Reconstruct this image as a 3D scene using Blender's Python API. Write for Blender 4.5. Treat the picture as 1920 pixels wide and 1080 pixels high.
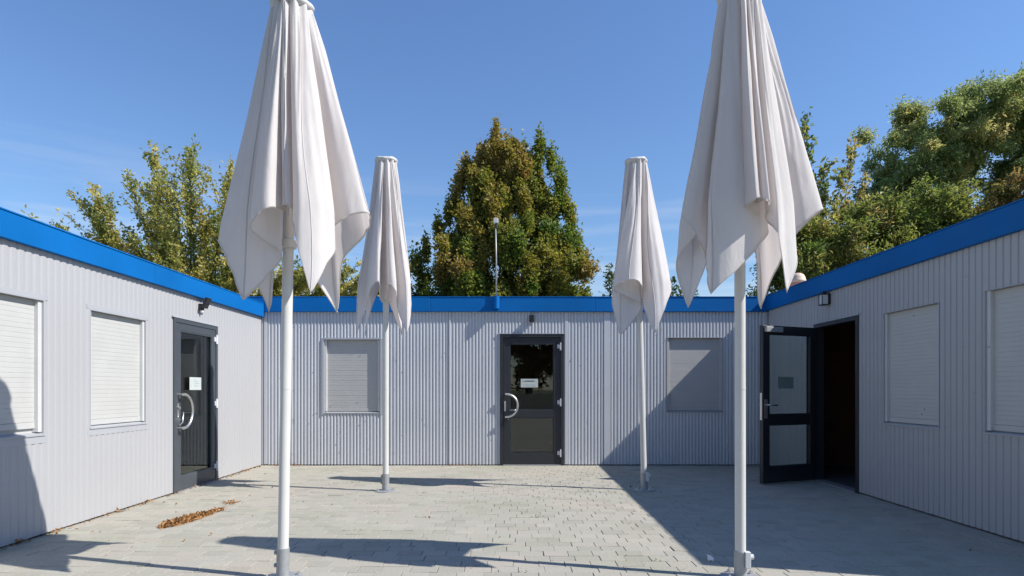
import bpy, bmesh, math, random
import numpy as np
from mathutils import Vector, Matrix

R = math.radians
random.seed(7)
rng = np.random.default_rng(11)
scene = bpy.context.scene
for o in list(bpy.data.objects):
    bpy.data.objects.remove(o)
C = scene.collection

# ------------------------------------------------------------------ camera
cam_d = bpy.data.cameras.new('camera')
cam = bpy.data.objects.new('camera', cam_d)
C.objects.link(cam)
cam.location = (0, 0, 1.2)
cam.rotation_euler = (R(90), 0, 0)
cam_d.sensor_width = 36
cam_d.lens = 21.375
cam_d.shift_y = 190 / 1920
cam_d.clip_end = 3000
scene.camera = cam

# ------------------------------------------------------------------ sky and sun
SUN_EL = R(44.6)
SUN_DIR = Vector((0.967 * math.cos(SUN_EL), -0.255 * math.cos(SUN_EL), math.sin(SUN_EL)))  # towards the sun
world = bpy.data.worlds.new('World')
scene.world = world
world.use_nodes = True
wt = world.node_tree
wt.nodes.clear()
w_out = wt.nodes.new('ShaderNodeOutputWorld')
w_bg = wt.nodes.new('ShaderNodeBackground')
sky = wt.nodes.new('ShaderNodeTexSky')
sky.sky_type = 'NISHITA'
sky.sun_disc = False
sky.sun_elevation = SUN_EL
sky.sun_rotation = math.atan2(SUN_DIR.x, SUN_DIR.y)
sky.air_density = 1.5
sky.dust_density = 0.1
sky.ozone_density = 6.0
sky.altitude = 100
w_bg.inputs['Strength'].default_value = 0.076
# thin streaks of high cloud low over the horizon
tc = wt.nodes.new('ShaderNodeTexCoord')
mp = wt.nodes.new('ShaderNodeMapping')
mp.inputs['Scale'].default_value = (1.6, 1.6, 22.0)
mp.inputs['Location'].default_value = (0.35, 0.1, 0.27)
nz = wt.nodes.new('ShaderNodeTexNoise')
nz.inputs['Scale'].default_value = 1.7
nz.inputs['Detail'].default_value = 6
nz.inputs['Roughness'].default_value = 0.55
cr = wt.nodes.new('ShaderNodeValToRGB')
cr.color_ramp.elements[0].position = 0.47
cr.color_ramp.elements[1].position = 0.78
sep = wt.nodes.new('ShaderNodeSeparateXYZ')
el = wt.nodes.new('ShaderNodeMapRange')
el.inputs['From Min'].default_value = 0.34
el.inputs['From Max'].default_value = 0.20
mul = wt.nodes.new('ShaderNodeMath')
mul.operation = 'MULTIPLY'
mul2 = wt.nodes.new('ShaderNodeMath')
mul2.operation = 'MULTIPLY'
mul2.inputs[1].default_value = 0.55
mixc = wt.nodes.new('ShaderNodeMixRGB')
mixc.inputs['Color2'].default_value = (7.5, 7.9, 8.6, 1)
wt.links.new(tc.outputs['Generated'], mp.inputs['Vector'])
wt.links.new(mp.outputs['Vector'], nz.inputs['Vector'])
wt.links.new(nz.outputs['Fac'], cr.inputs['Fac'])
wt.links.new(tc.outputs['Generated'], sep.inputs['Vector'])
wt.links.new(sep.outputs['Z'], el.inputs['Value'])
wt.links.new(cr.outputs['Color'], mul.inputs[0])
wt.links.new(el.outputs['Result'], mul.inputs[1])
wt.links.new(mul.outputs[0], mul2.inputs[0])
wt.links.new(mul2.outputs[0], mixc.inputs['Fac'])
tint = wt.nodes.new('ShaderNodeMixRGB')
tint.blend_type = 'MULTIPLY'
tint.inputs['Fac'].default_value = 1.0
tint.inputs['Color2'].default_value = (1.10, 1.21, 1.45, 1)
wt.links.new(sky.outputs['Color'], tint.inputs['Color1'])
wt.links.new(tint.outputs['Color'], mixc.inputs['Color1'])
wt.links.new(mixc.outputs['Color'], w_bg.inputs['Color'])
wt.links.new(w_bg.outputs['Background'], w_out.inputs['Surface'])

sun_d = bpy.data.lights.new('sun', 'SUN')
sun_d.energy = 5.0
sun_d.angle = R(0.53)
sun_d.color = (1.0, 0.955, 0.89)
sun = bpy.data.objects.new('sun', sun_d)
C.objects.link(sun)
sun.rotation_euler = (-SUN_DIR).to_track_quat('-Z', 'Y').to_euler()
sun.location = (20, -6, 20)

scene.view_settings.view_transform = 'Standard'
scene.view_settings.look = 'None'
scene.view_settings.gamma = 1.0
scene.view_settings.exposure = 0.5
scene.view_settings.use_curve_mapping = False

# ------------------------------------------------------------------ helpers
def tag(o, label=None, cat=None, group=None, kind=None):
    if label: o['label'] = label
    if cat: o['category'] = cat
    if group: o['group'] = group
    if kind: o['kind'] = kind
    return o

def empty(name, loc, rz=0.0, rot=None):
    o = bpy.data.objects.new(name, None)
    C.objects.link(o)
    o.location = loc
    o.rotation_euler = rot if rot else (0, 0, rz)
    o.empty_display_size = 0.2
    return o

class MB:
    def __init__(self):
        self.v = []; self.f = []
    def add(self, vs, fs):
        n = len(self.v)
        self.v += [tuple(v) for v in vs]
        self.f += [tuple(i + n for i in f) for f in fs]
        return self
    def box(self, a, b):
        x0, y0, z0 = a; x1, y1, z1 = b
        if x0 > x1: x0, x1 = x1, x0
        if y0 > y1: y0, y1 = y1, y0
        if z0 > z1: z0, z1 = z1, z0
        vs = [(x0,y0,z0),(x1,y0,z0),(x1,y1,z0),(x0,y1,z0),(x0,y0,z1),(x1,y0,z1),(x1,y1,z1),(x0,y1,z1)]
        return self.add(vs, [(0,3,2,1),(4,5,6,7),(0,1,5,4),(1,2,6,5),(2,3,7,6),(3,0,4,7)])
    def tube(self, pts, rad, n=12, caps=True):
        pts = [Vector(p) for p in pts]
        if not isinstance(rad, (list, tuple)): rad = [rad] * len(pts)
        base = len(self.v); ref = None
        for i, p in enumerate(pts):
            if i == 0: d = pts[1] - p
            elif i == len(pts) - 1: d = p - pts[i-1]
            else: d = pts[i+1] - pts[i-1]
            d.normalize()
            if ref is None:
                ref = Vector((0,0,1)) if abs(d.z) < .9 else Vector((1,0,0))
            s = d.cross(ref).normalized(); t = s.cross(d).normalized(); ref = t
            for k in range(n):
                a = 2*math.pi*k/n
                self.v.append(tuple(p + (s*math.cos(a) + t*math.sin(a))*rad[i]))
        for i in range(len(pts)-1):
            for k in range(n):
                k2 = (k+1) % n
                self.f.append((base+i*n+k, base+i*n+k2, base+(i+1)*n+k2, base+(i+1)*n+k))
        if caps:
            self.f.append(tuple(base+k for k in reversed(range(n))))
            self.f.append(tuple(base+(len(pts)-1)*n+k for k in range(n)))
        return self
    def lathe(self, prof, n=24, center=(0,0,0)):
        cx, cy, cz = center; base = len(self.v)
        for r, z in prof:
            for k in range(n):
                a = 2*math.pi*k/n
                self.v.append((cx+r*math.cos(a), cy+r*math.sin(a), cz+z))
        for i in range(len(prof)-1):
            for k in range(n):
                k2 = (k+1) % n
                self.f.append((base+i*n+k, base+i*n+k2, base+(i+1)*n+k2, base+(i+1)*n+k))
        self.f.append(tuple(base+k for k in reversed(range(n))))
        self.f.append(tuple(base+(len(prof)-1)*n+k for k in range(n)))
        return self
    def xform(self, M):
        self.v = [tuple(M @ Vector(v)) for v in self.v]
        return self
    def mesh(self, name, mat, smooth=False):
        me = bpy.data.meshes.new(name)
        me.from_pydata(self.v, [], self.f)
        me.validate()
        if mat: me.materials.append(mat)
        if smooth:
            me.polygons.foreach_set('use_smooth', [True]*len(me.polygons))
        me.update()
        return me
    def build(self, name, mat, parent=None, smooth=False, bevel=0.0, auto=None):
        o = bpy.data.objects.new(name, self.mesh(name, mat, smooth))
        C.objects.link(o)
        if parent: o.parent = parent
        if bevel:
            m = o.modifiers.new('bevel', 'BEVEL'); m.width = bevel; m.segments = 2; m.limit_method = 'ANGLE'
        if auto:
            o.data.set_sharp_from_angle(angle=R(auto))
        return o

def np_mesh(name, verts, quads, mat, smooth=False, colors=None):
    me = bpy.data.meshes.new(name)
    nv, nf = len(verts), len(quads)
    k = quads.shape[1]
    me.vertices.add(nv); me.loops.add(nf*k); me.polygons.add(nf)
    me.vertices.foreach_set('co', verts.astype(np.float32).ravel())
    me.loops.foreach_set('vertex_index', quads.astype(np.int32).ravel())
    me.polygons.foreach_set('loop_start', (np.arange(nf)*k).astype(np.int32))
    me.polygons.foreach_set('loop_total', np.full(nf, k, np.int32))
    if smooth:
        me.polygons.foreach_set('use_smooth', np.ones(nf, bool))
    me.update(calc_edges=True)
    if not smooth: me.shade_flat()
    if colors is not None:
        at = me.color_attributes.new('tint', 'FLOAT_COLOR', 'POINT')
        at.data.foreach_set('color', colors.astype(np.float32).ravel())
    me.materials.append(mat)
    return me

def link(name, me, parent=None):
    o = bpy.data.objects.new(name, me)
    C.objects.link(o)
    if parent: o.parent = parent
    return o

# ------------------------------------------------------------------ materials
def nodes_of(m):
    m.use_nodes = True
    nt = m.node_tree
    return nt, nt.nodes['Principled BSDF']

def mat_paint(name, col, rough=0.5, var=0.06, scale=6.0, bump=0.0, bscale=40.0, metal=0.0, dirt=0.0, spec=0.5):
    m = bpy.data.materials.new(name)
    nt, b = nodes_of(m)
    g = nt.nodes.new('ShaderNodeNewGeometry')
    n1 = nt.nodes.new('ShaderNodeTexNoise'); n1.inputs['Scale'].default_value = scale; n1.inputs['Detail'].default_value = 6
    nt.links.new(g.outputs['Position'], n1.inputs['Vector'])
    mr = nt.nodes.new('ShaderNodeMapRange')
    mr.inputs['From Min'].default_value = .3; mr.inputs['From Max'].default_value = .7
    mr.inputs['To Min'].default_value = 1-var; mr.inputs['To Max'].default_value = 1+var
    nt.links.new(n1.outputs['Fac'], mr.inputs['Value'])
    mx = nt.nodes.new('ShaderNodeVectorMath'); mx.operation = 'SCALE'
    mx.inputs[0].default_value = col[:3]
    nt.links.new(mr.outputs['Result'], mx.inputs['Scale'])
    last = mx.outputs[0]
    if dirt:
        n2 = nt.nodes.new('ShaderNodeTexNoise'); n2.inputs['Scale'].default_value = 34; n2.inputs['Detail'].default_value = 4
        nt.links.new(g.outputs['Position'], n2.inputs['Vector'])
        r2 = nt.nodes.new('ShaderNodeMapRange'); r2.inputs['From Min'].default_value = .66; r2.inputs['From Max'].default_value = .76
        r2.inputs['To Max'].default_value = dirt
        nt.links.new(n2.outputs['Fac'], r2.inputs['Value'])
        mm = nt.nodes.new('ShaderNodeMixRGB'); mm.inputs['Color2'].default_value = (.22,.2,.17,1)
        nt.links.new(r2.outputs['Result'], mm.inputs['Fac']); nt.links.new(last, mm.inputs['Color1'])
        last = mm.outputs['Color']
    nt.links.new(last, b.inputs['Base Color'])
    rr = nt.nodes.new('ShaderNodeMapRange'); rr.inputs['To Min'].default_value = rough*.85; rr.inputs['To Max'].default_value = min(1, rough*1.2)
    nt.links.new(n1.outputs['Fac'], rr.inputs['Value'])
    nt.links.new(rr.outputs['Result'], b.inputs['Roughness'])
    b.inputs['Metallic'].default_value = metal
    b.inputs['Specular IOR Level'].default_value = spec
    if bump:
        n3 = nt.nodes.new('ShaderNodeTexNoise'); n3.inputs['Scale'].default_value = bscale; n3.inputs['Detail'].default_value = 5
        nt.links.new(g.outputs['Position'], n3.inputs['Vector'])
        bp = nt.nodes.new('ShaderNodeBump'); bp.inputs['Strength'].default_value = bump; bp.inputs['Distance'].default_value = .01
        nt.links.new(n3.outputs['Fac'], bp.inputs['Height']); nt.links.new(bp.outputs['Normal'], b.inputs['Normal'])
    return m

M = {}
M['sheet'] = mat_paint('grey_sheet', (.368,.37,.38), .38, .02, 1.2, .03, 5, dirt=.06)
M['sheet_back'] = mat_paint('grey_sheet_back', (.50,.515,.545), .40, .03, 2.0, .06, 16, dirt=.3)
M['trim'] = mat_paint('grey_trim', (.36,.37,.39), .4, .03, 3)
M['blue'] = mat_paint('blue_fascia', (.003,.115,.36), .5, .12, 1.1, .10, 3, spec=.12)
M['shutter'] = mat_paint('shutter_white', (.45,.45,.435), .45, .03, 5)
M['shutter_grey'] = mat_paint('shutter_grey', (.40,.40,.395), .45, .03, 5)
M['frame_white'] = mat_paint('frame_white', (.52,.53,.53), .4, .03, 5)
M['anthracite'] = mat_paint('anthracite', (.020,.023,.029), .38, .08, 8)
M['anthracite_light'] = mat_paint('anthracite_pale', (.055,.064,.075), .42, .08, 8)  # paler anthracite, used on the left door
M['steel'] = mat_paint('brushed_steel', (.62,.62,.61), .3, .05, 20, metal=.85)
M['hinge'] = mat_paint('hinge_grey', (.55,.56,.58), .45, .04, 20)
M['black'] = mat_paint('black_plastic', (.018,.02,.022), .45, .1, 20)
M['lens'] = mat_paint('lamp_lens', (.55,.56,.55), .25, .03, 20)
M['galv'] = mat_paint('galvanised', (.33,.34,.35), .42, .10, 30, metal=.35)
M['pole'] = mat_paint('pole_white', (.55,.545,.52), .32, .025, 9)
M['roof'] = mat_paint('roof_sheet', (.35,.36,.37), .6, .1, 3)
M['lining'] = mat_paint('room_lining', (.17,.065,.04), .7, .15, 3)
M['room_floor'] = mat_paint('room_floor', (.10,.10,.105), .5, .15, 3)
M['terracotta'] = mat_paint('terracotta', (.50,.23,.15), .7, .1, 12)
M['vent_cap'] = mat_paint('vent_cap', (.58,.43,.33), .6, .06, 12)
M['paper'] = mat_paint('paper', (.44,.48,.465), .7, .03, 20)
M['ink'] = mat_paint('ink', (.06,.07,.08), .7, .03, 20)
M['ink_pale'] = mat_paint('ink_pale', (.32,.37,.38), .7, .03, 20)
M['litter'] = mat_paint('litter_paper', (.72,.70,.68), .8, .05, 40)
M['bark'] = mat_paint('bark', (.10,.085,.07), .9, .3, 14, .6, 30)
M['render_wall'] = mat_paint('beige_render', (.45,.38,.30), .85, .1, 2, .2, 20)
M['cap'] = mat_paint('parasol_cap', (.52,.51,.49), .55, .05, 14)

def mat_glass():
    m = bpy.data.materials.new('door_glass')
    m.use_nodes = True; nt = m.node_tree; nt.nodes.clear()
    out = nt.nodes.new('ShaderNodeOutputMaterial')
    mix = nt.nodes.new('ShaderNodeMixShader')
    lw = nt.nodes.new('ShaderNodeLayerWeight'); lw.inputs['Blend'].default_value = .5
    pw = nt.nodes.new('ShaderNodeMath'); pw.operation = 'POWER'; pw.inputs[1].default_value = 5
    fr = nt.nodes.new('ShaderNodeMath'); fr.operation = 'MULTIPLY_ADD'; fr.inputs[1].default_value = .94; fr.inputs[2].default_value = .055
    nt.links.new(lw.outputs['Facing'], pw.inputs[0]); nt.links.new(pw.outputs[0], fr.inputs[0])
    tr = nt.nodes.new('ShaderNodeBsdfTransparent'); tr.inputs['Color'].default_value = (.84,.89,.88,1)
    gl = nt.nodes.new('ShaderNodeBsdfGlossy'); gl.inputs['Roughness'].default_value = .015
    gl.inputs['Color'].default_value = (.92,.95,.93,1)
    nt.links.new(fr.outputs[0], mix.inputs[0]); nt.links.new(tr.outputs[0], mix.inputs[1]); nt.links.new(gl.outputs[0], mix.inputs[2])
    nt.links.new(mix.outputs[0], out.inputs['Surface'])
    return m
M['glass'] = mat_glass()

def mat_fabric():
    m = bpy.data.materials.new('parasol_fabric')
    nt, b = nodes_of(m)
    out = nt.nodes['Material Output']
    g = nt.nodes.new('ShaderNodeNewGeometry')
    n1 = nt.nodes.new('ShaderNodeTexNoise'); n1.inputs['Scale'].default_value = 3.0; n1.inputs['Detail'].default_value = 5
    nt.links.new(g.outputs['Position'], n1.inputs['Vector'])
    mr = nt.nodes.new('ShaderNodeValToRGB')
    mr.color_ramp.elements[0].position = .3; mr.color_ramp.elements[0].color = (.70,.675,.66,1)
    mr.color_ramp.elements[1].position = .7; mr.color_ramp.elements[1].color = (.76,.74,.725,1)
    nt.links.new(n1.outputs['Fac'], mr.inputs['Fac'])
    nt.links.new(mr.outputs['Color'], b.inputs['Base Color'])
    b.inputs['Roughness'].default_value = .85
    b.inputs['Specular IOR Level'].default_value = .2
    n2 = nt.nodes.new('ShaderNodeTexNoise'); n2.inputs['Scale'].default_value = 14; n2.inputs['Detail'].default_value = 6
    mpn = nt.nodes.new('ShaderNodeMapping'); mpn.inputs['Scale'].default_value = (1,1,.35)
    nt.links.new(g.outputs['Position'], mpn.inputs['Vector'])
    nt.links.new(mpn.outputs['Vector'], n2.inputs['Vector'])
    bp = nt.nodes.new('ShaderNodeBump'); bp.inputs['Strength'].default_value = .38; bp.inputs['Distance'].default_value = .02
    nt.links.new(n2.outputs['Fac'], bp.inputs['Height']); nt.links.new(bp.outputs['Normal'], b.inputs['Normal'])
    tl = nt.nodes.new('ShaderNodeBsdfTranslucent'); tl.inputs['Color'].default_value = (.80,.72,.69,1)
    mx = nt.nodes.new('ShaderNodeMixShader'); mx.inputs[0].default_value = .38
    nt.links.new(b.outputs[0], mx.inputs[1]); nt.links.new(tl.outputs[0], mx.inputs[2])
    nt.links.new(mx.outputs[0], out.inputs['Surface'])
    return m
M['fabric'] = mat_fabric()

def mat_leaf(name, rough=.5, trans=.35):
    m = bpy.data.materials.new(name)
    nt, b = nodes_of(m)
    out = nt.nodes['Material Output']
    at = nt.nodes.new('ShaderNodeAttribute'); at.attribute_name = 'tint'
    nt.links.new(at.outputs['Color'], b.inputs['Base Color'])
    b.inputs['Roughness'].default_value = rough
    b.inputs['Specular IOR Level'].default_value = .35
    tl = nt.nodes.new('ShaderNodeBsdfTranslucent')
    hs = nt.nodes.new('ShaderNodeHueSaturation'); hs.inputs['Value'].default_value = 1.5; hs.inputs['Saturation'].default_value = 1.1
    nt.links.new(at.outputs['Color'], hs.inputs['Color']); nt.links.new(hs.outputs['Color'], tl.inputs['Color'])
    mx = nt.nodes.new('ShaderNodeMixShader'); mx.inputs[0].default_value = trans
    nt.links.new(b.outputs[0], mx.inputs[1]); nt.links.new(tl.outputs[0], mx.inputs[2])
    nt.links.new(mx.outputs[0], out.inputs['Surface'])
    return m
M['leaf'] = mat_leaf('foliage', .5, .45)
M['dead_leaf'] = mat_leaf('dead_leaves', .8, .1)

def mat_paver():
    m = bpy.data.materials.new('concrete_paver')
    nt, b = nodes_of(m)
    g = nt.nodes.new('ShaderNodeNewGeometry')
    oi = nt.nodes.new('ShaderNodeObjectInfo')
    ad = nt.nodes.new('ShaderNodeMath'); ad.operation = 'ADD'
    fr = nt.nodes.new('ShaderNodeMath'); fr.operation = 'FRACT'
    nt.links.new(g.outputs['Random Per Island'], ad.inputs[0]); nt.links.new(oi.outputs['Random'], ad.inputs[1])
    nt.links.new(ad.outputs[0], fr.inputs[0])
    r1 = nt.nodes.new('ShaderNodeValToRGB')
    e = r1.color_ramp.elements
    e[0].position = 0; e[0].color = (0.291,0.278,0.236,1)
    e[1].position = 1; e[1].color = (0.347,0.332,0.281,1)
    for p, c in ((.3,(0.317,0.306,0.258,1)), (.55,(0.335,0.309,0.266,1)), (.8,(0.325,0.313,0.268,1))):
        x = e.new(p); x.color = c
    nt.links.new(fr.outputs[0], r1.inputs['Fac'])
    # weathering that drifts over many stones: warm and greenish patches
    n1 = nt.nodes.new('ShaderNodeTexNoise'); n1.inputs['Scale'].default_value = .9; n1.inputs['Detail'].default_value = 5
    nt.links.new(g.outputs['Position'], n1.inputs['Vector'])
    r2 = nt.nodes.new('ShaderNodeValToRGB'); e = r2.color_ramp.elements
    e[0].position = .3; e[0].color = (.91,.93,.86,1); e[1].position = .7; e[1].color = (1.08,1.03,1.0,1)
    x = e.new(.5); x.color = (1,1,1,1)
    nt.links.new(n1.outputs['Fac'], r2.inputs['Fac'])
    mm = nt.nodes.new('ShaderNodeMixRGB'); mm.blend_type = 'MULTIPLY'; mm.inputs['Fac'].default_value = 1
    nt.links.new(r1.outputs['Color'], mm.inputs['Color1']); nt.links.new(r2.outputs['Color'], mm.inputs['Color2'])
    n2 = nt.nodes.new('ShaderNodeTexNoise'); n2.inputs['Scale'].default_value = 60; n2.inputs['Detail'].default_value = 6
    nt.links.new(g.outputs['Position'], n2.inputs['Vector'])
    r3 = nt.nodes.new('ShaderNodeMapRange'); r3.inputs['From Min'].default_value = .3; r3.inputs['From Max'].default_value = .7
    r3.inputs['To Min'].default_value = .88; r3.inputs['To Max'].default_value = 1.1
    nt.links.new(n2.outputs['Fac'], r3.inputs['Value'])
    sc = nt.nodes.new('ShaderNodeVectorMath'); sc.operation = 'SCALE'
    nt.links.new(mm.outputs['Color'], sc.inputs[0]); nt.links.new(r3.outputs['Result'], sc.inputs['Scale'])
    nt.links.new(sc.outputs[0], b.inputs['Base Color'])
    b.inputs['Roughness'].default_value = .85
    b.inputs['Specular IOR Level'].default_value = .3
    bp = nt.nodes.new('ShaderNodeBump'); bp.inputs['Strength'].default_value = .35; bp.inputs['Distance'].default_value = .004
    nt.links.new(n2.outputs['Fac'], bp.inputs['Height']); nt.links.new(bp.outputs['Normal'], b.inputs['Normal'])
    return m
M['paver'] = mat_paver()
M['bed'] = mat_paint('joint_sand', (.24,.23,.195), .95, .25, 9, .4, 50)
M['soil'] = mat_paint('rough_grass_ground', (.085,.10,.045), .95, .4, .8, .5, 12)

# ------------------------------------------------------------------ ground
g = MB(); S = 900
g.add([(-S,-S,-.06),(S,-S,-.06),(S,S,-.06),(-S,S,-.06)], [(0,1,2,3)])
tag(g.build('ground', M['soil']), kind='structure')

PX0, PX1, PY0, PY1 = -4.3, 4.5, -8.95, 9.75
pav = MB().box((PX0,PY0,-.055), (PX1,PY1,-.009)).build('pavement', M['bed'])
tag(pav, kind='structure')
PL, PW = .178, .132
def paver_mesh_data(l, w):
    hl, hw, ch, gp = l/2, w/2, .0022, .0013
    a, c = hl-gp, hw-gp
    vs = [(-a,-c,-.012),(a,-c,-.012),(a,c,-.012),(-a,c,-.012),
          (-a,-c,-ch),(a,-c,-ch),(a,c,-ch),(-a,c,-ch),
          (-a+ch,-c+ch,0),(a-ch,-c+ch,0),(a-ch,c-ch,0),(-a+ch,c-ch,0)]
    fs = [(8,9,10,11)]
    for i in range(4):
        j = (i+1) % 4
        fs.append((4+i,4+j,8+j,8+i)); fs.append((i,j,4+j,4+i))
    return vs, fs
pv, pf = paver_mesh_data(PL, PW)
pm = bpy.data.meshes.new('paver'); pm.from_pydata(pv, [], pf); pm.materials.append(M['paver']); pm.update()
spots = []
rows = int((PY1-PY0)/PW)
for j in range(rows):
    y = PY0 + (j+.5)*PW
    off = (0.5 if j % 2 else 0)*PL + random.uniform(-.14,.14)*PL + .09*math.sin(j*.37)
    nx = int((PX1-PX0)/PL)+2
    for i in range(-1, nx):
        x = PX0 + off + (i+.5)*PL
        if x < PX0-.05 or x > PX1+.05: continue
        spots.append((x + random.gauss(0,.0012), y + random.gauss(0,.0012), random.gauss(0,.0011),
                      random.gauss(0,.0055), random.gauss(0,.0055), random.gauss(0,.006)))
near = [s for s in spots if s[1] > 3.82 and abs(s[0]) < .875*s[1] and abs(s[0]) < 3.85]
near.sort(key=lambda s: s[1])
near = near[:300]; nearset = set(near)
for s in near:
    o = bpy.data.objects.new('paver', pm); C.objects.link(o); o.parent = pav
    o.location = (s[0], s[1], s[2]); o.rotation_euler = (s[3], s[4], s[5])
rest = [s for s in spots if s not in nearset]
base = np.array(pv); F = np.array(pf)
allv = np.zeros((len(rest), 12, 3)); 
for i, s in enumerate(rest):
    Mx = np.array(Matrix.Rotation(s[5],3,'Z') @ Matrix.Rotation(s[4],3,'Y') @ Matrix.Rotation(s[3],3,'X'))
    allv[i] = base @ Mx.T + np.array(s[:3])
allf = (F[None,:,:] + (np.arange(len(rest))*12)[:,None,None]).reshape(-1,4)
o = link('pavers', np_mesh('pavers', allv.reshape(-1,3), allf, M['paver']), pav)
tag(o, kind='stuff')

# ------------------------------------------------------------------ container buildings
def corrugated(u0, u1, z0, z1, pitch, prof, d, mat, name, parent):
    us = []
    k0 = math.floor(u0/pitch)-1; k1 = math.ceil(u1/pitch)+1
    pts = []
    for k in range(k0, k1+1):
        for fu, fy in prof:
            pts.append(((k+fu)*pitch, fy*d))
    def yat(u):
        for (a, ya), (b, yb) in zip(pts, pts[1:]):
            if a <= u <= b:
                return ya + (yb-ya)*(u-a)/max(1e-9, b-a)
        return 0
    line = [(u0, yat(u0))] + [p for p in pts if u0+1e-4 < p[0] < u1-1e-4] + [(u1, yat(u1))]
    m = MB(); n = len(line)
    m.v = [(u,y,z0) for u,y in line] + [(u,y,z1) for u,y in line]
    m.f = [(i, i+1, n+i+1, n+i) for i in range(n-1)]
    return m.build(name, mat, parent)

PROF_SIDE = [(0,0),(.72,0),(.79,1),(.93,1)]
PROF_LEFT = [(0,0),(.50,0),(.64,1),(.88,1)]
PROF_BACK = [(0,0),(.36,0),(.46,.35),(.54,1),(.82,1),(.92,.35)]

def window(root, u0, u1, z0, z1, slat_mat, frame_mat, gap=0.0, guide=.035):
    """A recessed roller shutter in its frame; local front faces -y."""
    rec = .045
    fr = MB()
    fr.box((u0, -.004, z0), (u0+.008, rec+.03, z1))
    fr.box((u1-.008, -.004, z0), (u1, rec+.03, z1))
    fr.box((u0+.008, -.004, z1-.008), (u1-.008, rec+.03, z1))
    w = fr.build('window', M['trim'], root)
    MB().box((u0+.008,.012,z0+.02), (u0+.008+guide, rec+.02, z1-.008)).build('shutter_guide', frame_mat, w, bevel=.003)
    MB().box((u1-.008-guide,.012,z0+.02), (u1-.008, rec+.02, z1-.008)).build('shutter_guide', frame_mat, w, bevel=.003)
    s = MB()
    s.add([(u0-.005,-.009,z0-.010),(u1+.005,-.009,z0-.010),(u1+.005,-.009,z0+.004),(u0-.005,-.009,z0+.004),
           (u0-.005,rec+.03,z0+.006),(u1+.005,rec+.03,z0+.006),(u1+.005,rec+.03,z0+.02),(u0-.005,rec+.03,z0+.02)],
          [(0,1,2,3),(3,2,6,7),(0,4,5,1),(4,7,6,5),(0,3,7,4),(1,5,6,2)])
    s.build('sill', M['trim'], w)
    a, b = u0+.008+guide-.002, u1-.008-guide+.002
    zb = z0+.022+gap
    MB().box((a,rec-.004,zb),(b,rec+.014,zb+.05)).build('bottom_rail', slat_mat, w, bevel=.003)
    zt = z1-.01; zs = zb+.052
    n = int(round((zt-zs)/.040)); h = (zt-zs)/n
    me = None
    for i in range(n):
        if me is None:
            m = MB()
            pr = [(0.0018,0),(.0004,.0006),(0,.007),(0,h-.007),(.0004,h-.0008),(.0018,h-.0003)]
            m.v = [(a,rec+y,z) for y,z in pr] + [(b,rec+y,z) for y,z in pr]
            q = len(pr)
            m.f = [(k, k+q, k+1+q, k+1) for k in range(q-1)]
            me = m.mesh('shutter_slat', slat_mat)
        o = link('shutter_slat', me, w); o.location = (0, random.gauss(0,.0004), zs+i*h)
    MB().box((u0+.004,rec+.018,z0+.01),(u1-.004,rec+.028,z1-.004)).build('shutter_backing', slat_mat, w)
    return w

def d_handle(parent, u, z, hr, mat, y0):
    """D-shaped pull handle bulging to +u."""
    pts = []
    for i in range(17):
        a = -math.pi/2 + math.pi*i/16
        pts.append((u + hr*1.0*math.cos(a), y0-.065, z + hr*math.sin(a)))
    p = [(u-.02, y0-.065, z-hr)] + pts + [(u-.02, y0-.065, z+hr)]
    m = MB().tube(p, .0165, 12)
    m.tube([(u-.008,y0,z-hr),(u-.008,y0-.062,z-hr)], .011, 10).tube([(u-.008,y0,z+hr),(u-.008,y0-.062,z+hr)], .011, 10)
    return m.build('pull_handle', mat, parent, smooth=True, auto=50)

def door_leaf(root, w, h, mid, mat, name='door', stile=.10, top=.085, bot=.16, rail=.06):
    """Leaf in local coordinates: x 0..w, z 0..h, 6 cm thick around y=0; returns the leaf object."""
    m = MB()
    m.box((0,-.03,0),(stile,.03,h)); m.box((w-stile,-.03,0),(w,.03,h))
    m.box((stile,-.0295,h-top),(w-stile,.0295,h)); m.box((stile,-.0295,0),(w-stile,.0295,bot))
    holes = [(bot, h-top)]
    if mid:
        m.box((stile,-.0295,mid-rail),(w-stile,.0295,mid+rail))
        holes = [(bot, mid-rail), (mid+rail, h-top)]
    leaf = m.build(name, mat, root, bevel=.004)
    for z0, z1 in holes:
        MB().box((stile-.005,-.004,z0-.005),(w-stile+.005,.004,z1+.005)).build('glass_pane', M['glass'], leaf)
        b = MB()
        for s in (-1, 1):
            y0, y1 = s*.012, s*.026
            b.box((stile,y0,z0),(stile+.014,y1,z1)); b.box((w-stile-.014,y0,z0),(w-stile,y1,z1))
            b.box((stile+.014,y0,z0),(w-stile-.014,y1,z0+.014)); b.box((stile+.014,y0,z1-.014),(w-stile-.014,y1,z1))
        b.build('glazing_bead', mat, leaf)
    return leaf

def door_frame(root, u0, u1, z1, mat, t=.05):
    m = MB()
    m.box((u0,-.018,0),(u0+t,.10,z1)); m.box((u1-t,-.018,0),(u1,.10,z1)); m.box((u0+t,-.0175,z1-t),(u1-t,.0995,z1))
    f = m.build('door_frame', mat, root, bevel=.003)
    MB().box((u0+t,-.03,.0),(u1-t,.10,.014)).build('threshold', M['galv'], f)
    MB().box((u0-.03,-.024,z1+.001),(u1+.03,.0,z1+.014)).build('drip_edge', M['trim'], f)
    return f

def hinges(leaf, x, h, y, zs):
    for z in zs:
        m = MB().box((x-.05,y-.012,z-.03),(x+.004,y,z+.03)).box((x-.004,y-.014,z-.052),(x+.04,y-.002,z+.052))
        m.tube([(x,y-.014,z-.06),(x,y-.014,z+.06)], .013, 10)
        m.build('hinge', M['hinge'], leaf, bevel=.002)

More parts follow.
